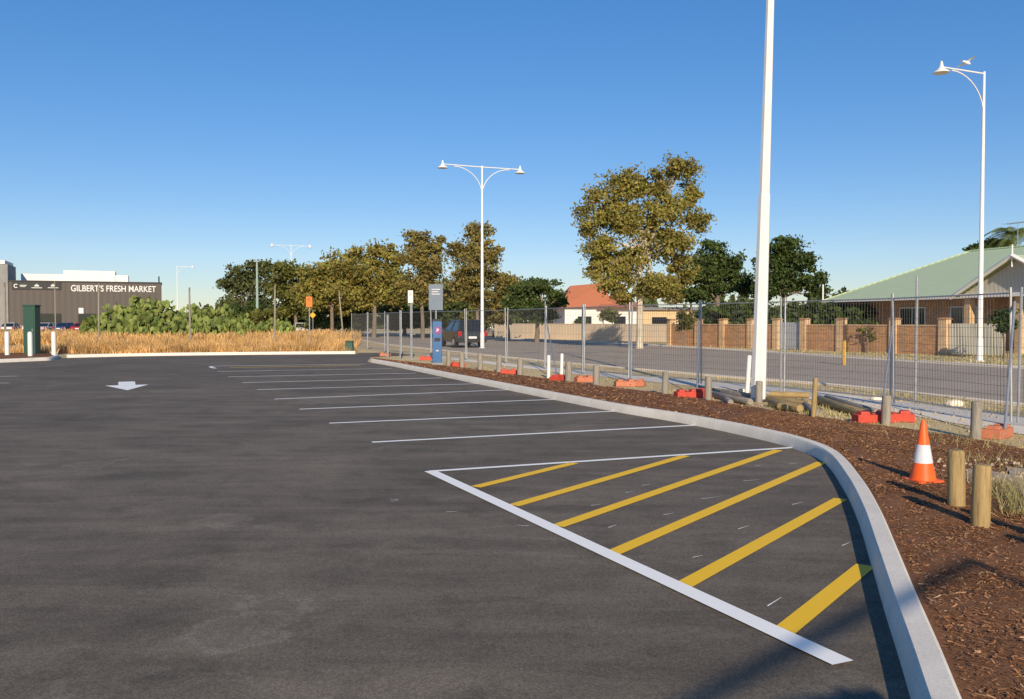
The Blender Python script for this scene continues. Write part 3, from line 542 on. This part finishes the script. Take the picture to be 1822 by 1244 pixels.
# ---------- vehicles ----------
def car(label,mat,loc,rz,suv=True,grp=None):
    t=thing('parked_car' if not suv else 'suv',label,'car',loc,rz,grp); W=.92; hb,hr=(1.05,1.68) if suv else (.9,1.42)
    prof=[(-2.25,.32),(-2.3,.6),(-2.26,hb-.12),(-2.12,hb),(.95,hb),(1.95,hb-.14),(2.25,hb-.35),(2.28,.35)]
    MB().ext([(x,-W,z) for x,z in prof],(0,2*W,0)).ob('body',mat,t,bevel=.07)
    x0,x1,x2,x3=(-2.1,-1.85,.15,1.0) if suv else (-1.75,-1.1,.1,.95)
    vs=[(x0,-.84,hb),(x3,-.84,hb),(x3,.84,hb),(x0,.84,hb),(x1,-.66,hr-.06),(x2,-.66,hr-.06),(x2,.66,hr-.06),(x1,.66,hr-.06)]
    MB().add(vs,[(3,2,1,0),(4,5,6,7),(0,1,5,4),(1,2,6,5),(2,3,7,6),(3,0,4,7)]).ob('window','glass',t)
    MB().box(((x1+x2)/2,0,hr-.03),(x2-x1+.08,1.38,.07),top=.92).ob('roof',mat,t,bevel=.02)
    for s in(-1,1):
        m=MB(); m.tube([(x0,s*.83,hb),(x1,s*.67,hr-.05),(x2,s*.67,hr-.05),(x3,s*.83,hb)],.045,6); m.tube([((x0+x3)/2,s*.85,hb),((x1+x2)/2,s*.67,hr-.05)],.035,6); m.ob('pillar',mat,t)
    for sx in(-1.4,1.4):
        for s in(-1,1):
            MB().tube([(sx,s*.7,.34),(sx,s*.95,.34)],.34,20).ob('wheel','tyre',t,smooth=True); MB().tube([(sx,s*.94,.34),(sx,s*.962,.34)],.21,12).ob('rim','csilver',t)
    for s in(-1,1):
        MB().box((-2.28,s*.78,hb-.2),(.06,.2,.3)).ob('tail_light','lamp_red',t,bevel=.01); MB().box((2.2,s*.7,hb-.33),(.12,.35,.14)).ob('headlight','whitepaint',t,bevel=.01)
        MB().box((.75,s*1.0,hb+.06),(.12,.16,.13)).ob('mirror',mat,t,bevel=.02)
    MB().box((-2.31,0,.62),(.02,.5,.14)).ob('number_plate','whitepaint',t); MB().box((-2.3,0,.42),(.12,1.7,.16)).ob('bumper','black',t,bevel=.03)
    return t
RD=math.atan2(1,-.36)
p=G(819,619); car('dark grey suv driving along the road, rear view','cdark',(p.x,p.y+1.5,.012),RD)
p=A(885,572,92); car('white hatchback travelling along the road','cwhite',(p.x,p.y,.012),RD+math.pi,False)
p=A(536,572,112); car('white car on the road among trees','cwhite',(p.x,p.y,.0),RD+math.pi,False)
for i,(x,mt,n_) in enumerate([(90,'csilver','silver'),(120,'cblue','dark blue'),(150,'cred','red'),(60,'cwhite','white'),(20,'csilver','silver')]):
    p=A(x,572,125); car(n_+' car parked in front of the market','c'+mt[1:],(p.x,p.y,0),1.4+.1*i,False,'cars parked at the market')
# ---------- market ----------
RM=.37; cM,sM=math.cos(RM),math.sin(RM)
O=A(288,572,150); O.z=0; t=thing('market_building','charcoal market building with white lettering and black sign band','building',O,RM)
def mx(px):
    q=(px-911)/F; return (q*150-O.x)/(cM-q*sM)
def mzz(px,py): return 1.6+(572-py)/F*(150+mx(px)*sM)
k=150/F
MB().box((-30,4,3.95),(60,8,7.9)).ob('wall','market',t); MB().box((-30,4,8.0),(60.2,8.2,.2)).ob('parapet','marketband',t)
o=text("GILBERT'S FRESH MARKET",1.4,t,(mx(127),-.05,mzz(200,519)),'whitepaint',off=.014)
bpy.context.view_layer.update(); o.scale.x=(mx(278)-mx(127))/o.dimensions.x
MB().box((mx(67),-.06,mzz(67,509)),(mx(111)-mx(23),.1,15*k*.85)).ob('sign_band','marketband',t)
for cx in (38,67,96):
    m=MB(); y=mzz(cx,509)
    if cx==38:
        for a in range(9):
            an=a/12*6.283+1.0; m.box((mx(30)+.26*math.cos(an),-.125,y+.26*math.sin(an)),(.13,.03,.13),R=Matrix.Rotation(-an,3,'Y'))
        m.box((mx(43),-.125,y+.1),(.95,.03,.1)); m.box((mx(42),-.125,y-.1),(.75,.03,.08))
    else: m.box((mx(cx),-.125,y-.3),(1.5,.03,.09)); m.box((mx(cx),-.125,y+.02),(.65,.03,.2)); m.box((mx(cx),-.125,y+.25),(.3,.03,.1))
    m.ob('logo','whitepaint',t)
zt=mzz(120,486)
MB().box(((mx(20)+mx(225))/2,14,(8+mzz(60,490))/2),(mx(225)-mx(20),5,mzz(60,490)-6.5)).ob('plant_room','whitewall',t)
MB().box(((mx(102)+mx(200))/2,13.8,(8+zt)/2+.3),(mx(200)-mx(102),5,zt-6.6)).ob('plant_room','whitewall',t)
MB().box((mx(-8),4.1,5.3),(mx(16)-mx(-32),8.6,10.6)).ob('tower','concgrey',t); MB().box((mx(-10),4,10.9),(mx(12)-mx(-31),8.7,.6)).ob('tower_cap','whitewall',t)
for x0,x1 in ((140,190),(60,110),(205,250)): MB().box((mx((x0+x1)/2),-.03,1.9),(mx(x1)-mx(x0),.1,1.9)).ob('window','glass',t)
MB().box((mx(145),-.1,mzz(145,553)),(.7,.1,.9)).ob('wall_sign','whitepaint',t)
MB().tube([(mx(284),.5,8.0),(mx(284),.5,9.1)],.12,6).ob('roof_vent','black',t)
# ---------- white house, tan house ----------
p=A(1005,572,90); t=thing('white_house','white rendered house with red tiled gable roof','house',(p.x,90,0),.12)
MB().box((3.7,3.5,1.5),(7.4,7,3.0)).ob('wall','whitewall',t)
m=MB(); m.add([(-.5,-.5,3),(4.9,-.5,3),(4.9,7.5,3),(-.5,7.5,3),(1.2,3.5,5.3),(4.7,3.5,5.6),(4.9,3.5,3)],[(0,1,5,4),(2,3,4,5),(3,0,4),(1,2,5),(3,2,1,0)]); m.ob('roof','redtile',t)
m=MB(); m.add([(3.2,-1,3.02),(8,-1,3.02),(8,7.3,3.02),(3.2,7.3,3.02),(5.3,3,4.3),(6.2,3,4.3)],[(0,1,5,4),(1,2,5),(2,3,4,5),(3,0,4),(3,2,1,0)]); m.ob('roof','redtile',t)
MB().box((2,-.02,1.6),(1.4,.06,1.0)).ob('window','glass',t); MB().box((5.6,-.02,1.6),(1.2,.06,1.0)).ob('window','glass',t)
MB().box((4.6,3.4,5.6),(.5,.5,.8)).ob('chimney','brick',t)
p=A(1140,572,95); t=thing('tan_house','tan rendered building with low grey roof','house',(p.x,95,0),.1)
MB().box((4,3,1.4),(8,6,2.8)).ob('wall','tan',t); MB().box((4,3,2.95),(8.8,6.8,.3),top=.85).ob('roof','concgrey',t,bevel=.02); MB().box((2,-.02,1.6),(1.6,.06,.9)).ob('window','glass',t)
a,b_=A(880,572,88),A(1195,572,70); d=(b_-a); d.z=0
o=MB().box((d.length/2,0,.7),(d.length,.06,1.4)).ob('cream_fence','fencepanel'); o.location=(a.x,a.y,0); o.rotation_euler=(0,0,math.atan2(d.y,d.x)); tag(o,'long cream ribbed metal boundary fence','fence')
# ---------- brick house ----------
t=thing('brick_house','single storey brick house with pale green metal roof','house',(22.0,61.0,0),math.atan2(-.939,.3436))
MB().box((12,5.5,1.5),(24,11,3.0)).ob('wall','brick',t)
rf=[(-.3,-.9,3),(24.6,-.9,3),(24.6,11.6,3),(-.3,11.6,3),(5.8,5.5,6.05),(19,5.5,6.05)]
ro=MB().add(rf,[(0,1,5,4),(1,2,5),(2,3,4,5),(3,0,4),(3,2,1,0)]).ob('roof','greenroof',t)
MB().tube([(5.8,5.5,6.08),(19,5.5,6.08)],.07,6).ob('ridge_cap','greenroof',ro); MB().tube([(-.3,-.9,3.02),(5.8,5.5,6.08)],.05,6).ob('ridge_cap','greenroof',ro)
MB().box((12.1,-.96,2.95),(24.9,.1,.16)).ob('gutter','whitewall',t); MB().box((-.36,5.4,2.95),(.1,12.5,.16)).ob('gutter','whitewall',t)
GX0,GX1,GY=12.9,19.7,-2.6; gm=(GX0+GX1)/2; gz=4.9
MB().add([(GX0-.4,GY-.4,2.9),(gm,GY-.4,gz),(gm,4,gz),(GX0-.4,4,2.9),(GX1+.4,GY-.4,2.9),(GX1+.4,4,2.9)],[(0,1,2,3),(1,4,5,2)]).ob('roof','greenroof',t)
MB().ext([(GX0,GY,3.0),(GX1,GY,3.0),(gm,GY,gz-.2)],(0,.08,0)).ob('gable','slat',t)
for q in ([(GX0-.4,GY-.42,2.85),(gm,GY-.42,gz-.03)],[(GX1+.4,GY-.42,2.85),(gm,GY-.42,gz-.03)]): MB().tube(q,.11,4).ob('barge_board','whitewall',t)
MB().box((gm,GY-.1,2.95),(6.8,.15,.2)).ob('beam','whitewall',t)
MB().tube([(gm,GY-.42,gz-.6),(gm,GY-.42,gz+.5)],.04,6).ob('finial','whitewall',t)
for x in (GX0+.3,gm,GX1-.3): MB().box((x,GY+.2,1.42),(.35,.35,2.84)).ob('porch_post','brickcream',t)
for x,w in ((2.6,1.3),(6.8,2.0),(10.6,1.8),(16.3,3.4)):  # house windows, some enlarged as dark openings in place of veranda shade
    wn=MB().box((x,-.02,1.75 if w!=3.4 else 1.3),(w,.06,1.3 if w!=3.4 else 2.4)).ob('window','glass',t); m=MB()
    for dx in(-w/2,0,w/2): m.box((x+dx,-.05,1.75),(.06,.07,1.42))
    for dz in(-.68,.68): m.box((x,-.052,1.75+dz),(w+.07,.072,.06))
    m.ob('frame','whitewall',wn)
MB().tube([(-.3,-.9,3.0),(-.3,-.9,4.1)],.05,6).ob('finial','whitewall',t)
m=MB(); m.tube([(8,7,5),(8,7,7.8)],.02,5); m.tube([(7.2,7,7.7),(8.9,7,7.7)],.015,5)
for x in np.arange(7.2,8.9,.28): m.tube([(x,6.6,7.7),(x,7.4,7.7)],.012,4)
m.ob('antenna','galv',t)
def bp(px):
    s=(px-911)/F
    tt=(s*60-10.6)/(9.9+17.4*s); return Vector((10.6+9.9*tt,60-17.4*tt,0))
t0=bp(1193); rzf=math.atan2(-17.4,9.9); t=thing('brick_fence','orange brick boundary wall with cream brick piers','wall',t0,rzf)
xs=[(bp(p)-t0).length for p in (1193,1243,1287,1337,1383,1432,1497,1592,1681)]
for i,x in enumerate(xs):
    MB().box((x,0,.85),(.4,.4,1.7)).ob('pier','brickcream',t); MB().box((x,0,1.74),(.5,.5,.08),top=.7).ob('pier_cap','brick',t)
    if i<len(xs)-1:
        a,b_=x+.2,xs[i+1]-.2
        if i==4: MB().box(((a+b_)/2,0,.8),(b_-a,.05,1.5)).ob('gate','csilver',t)
        else: MB().box(((a+b_)/2,0,.69),(b_-a,.22,1.38)).ob('wall','brick',t); MB().box(((a+b_)/2,0,1.41),(b_-a,.26,.06)).ob('coping','brickcream',t)
e=xs[-1]; MB().box((e+1.6,0,.8),(2.7,.06,1.4)).ob('slatted_gate','slat',t)
for x in (e+6.4,e+11): MB().box((x,0,.85),(.45,.45,1.7)).ob('pier','brickcream',t)
MB().box((e+8.7,0,.66),(4.15,.22,1.32)).ob('wall','brick',t)
p=G(1502,650); tag(MB().tube([(p.x,p.y,0),(p.x,p.y,.9)],.06,8).ob('utility_marker','signyellow',smooth=True),'yellow utility marker post on the far verge','post')
def palm(px,Y,top,s=1.0):
    b=A(px,572,Y); H=A(px,top,Y).z; t=thing('palm_tree','palm tree with drooping fronds rising behind a roof','palm tree',(b.x,b.y,0),group='palms behind the house')
    MB().tube([(0,0,0),(.1,0,H*.5),(0,0,H)],[.22,.17,.14],8).ob('trunk','darkbark',t,smooth=True); m=MB()
    for i in range(22):
        a=i*2.4; el=random.uniform(-.1,1.1); pts=[]
        for k in range(9):
            u=k/8; r=2.2*s*u*math.cos(el*.6); pts.append(Vector((math.cos(a)*r,math.sin(a)*r,H+2.0*s*u*math.sin(el)-1.5*s*u*u)))
        for k in range(8):
            c=pts[k]; d=(pts[k+1]-c).normalized(); sd=d.cross(Vector((0,0,1))).normalized()
            for q in range(3):
                cc=c.lerp(pts[k+1],q/3)
                for sg in(-1,1): m.face([cc,cc+d*.09,cc+d*.35+sd*sg*.5*s+Vector((0,0,-.22))])
    m.ob('crown','palm',t)
palm(1800,78,415,1.15); palm(1765,85,436,.9)
tree('dark green bushy tree behind the green roof',1760,80,[(1745,446,30,14),(1780,440,26,14)],3000,.25,'green','darkbark',.15,cl=14)
p=A(1720,112,40); bm=MB()
bm.tube([(-.28,0,-.01),(-.2,0,0),(0,0,.01),(.15,0,.02),(.23,0,.04),(.28,0,.03)],[.015,.05,.075,.06,.04,.01],10)
for s in(-1,1): bm.add([(.1,s*.03,.03),(-.08,s*.03,.03),(.12,s*.28,.09),(-.03,s*.28,.08),(-.08,s*.52,.04),(0,s*.3,.095)],[(0,1,3,2),(2,3,4),(0,2,5),(2,4,5)])
bm.add([(-.25,0,0),(-.38,.07,0),(-.38,-.07,0)],[(0,1,2)])
o=bm.ob('seagull','birdwhite'); o.location=p; o.rotation_euler=(-.35,.15,.5); tag(o,'white seagull gliding near a street lamp','bird')
# ---------- world, sun, camera ----------
el=math.radians(23.5); sd=Vector((.1,-.995,0)).normalized(); S=Vector((sd.x*math.cos(el),sd.y*math.cos(el),math.sin(el)))
w=bpy.data.worlds.new('World'); scene.world=w; w.use_nodes=True; nt=w.node_tree
sky=nt.nodes.new('ShaderNodeTexSky'); sky.sky_type='NISHITA'; sky.sun_disc=False; sky.sun_elevation=el; sky.sun_rotation=math.radians(174.3); sky.air_density=1.0; sky.dust_density=0.1; sky.ozone_density=2.2; sky.altitude=300
a0=mix(nt,1.0,sky.outputs[0],(.125,.125,.125),'MULTIPLY')
gm_=nt.nodes.new('ShaderNodeGamma'); gm_.inputs[1].default_value=.72; nt.links.new(a0,gm_.inputs[0])
hs=nt.nodes.new('ShaderNodeHueSaturation'); hs.inputs['Saturation'].default_value=1.56; nt.links.new(gm_.outputs[0],hs.inputs['Color'])
mm=mix(nt,1.0,hs.outputs[0],(5.2,5.5,6.8),'MULTIPLY')
for nn in nt.nodes:
    if nn.type=='MIX': nn.clamp_result=False; nn.clamp_factor=False
nt.links.new(mm,nt.nodes['Background'].inputs[0]); nt.nodes['Background'].inputs[1].default_value=.125
L=bpy.data.lights.new('Sun','SUN'); L.energy=5; L.angle=math.radians(.5); L.color=(1,.87,.66); lo=bpy.data.objects.new('Sun',L); COL.objects.link(lo); lo.rotation_euler=(-S).to_track_quat('-Z','Y').to_euler()
cam=bpy.data.cameras.new('Camera'); co=bpy.data.objects.new('Camera',cam); COL.objects.link(co); co.location=(0,0,EYE); co.rotation_euler=(math.pi/2-TH,0,0)
cam.sensor_width=36; cam.lens=36*1600/1822; cam.clip_end=5000; cam.clip_start=.05; scene.camera=co
scene.view_settings.view_transform='Standard'; scene.view_settings.look='None'; scene.view_settings.exposure=0
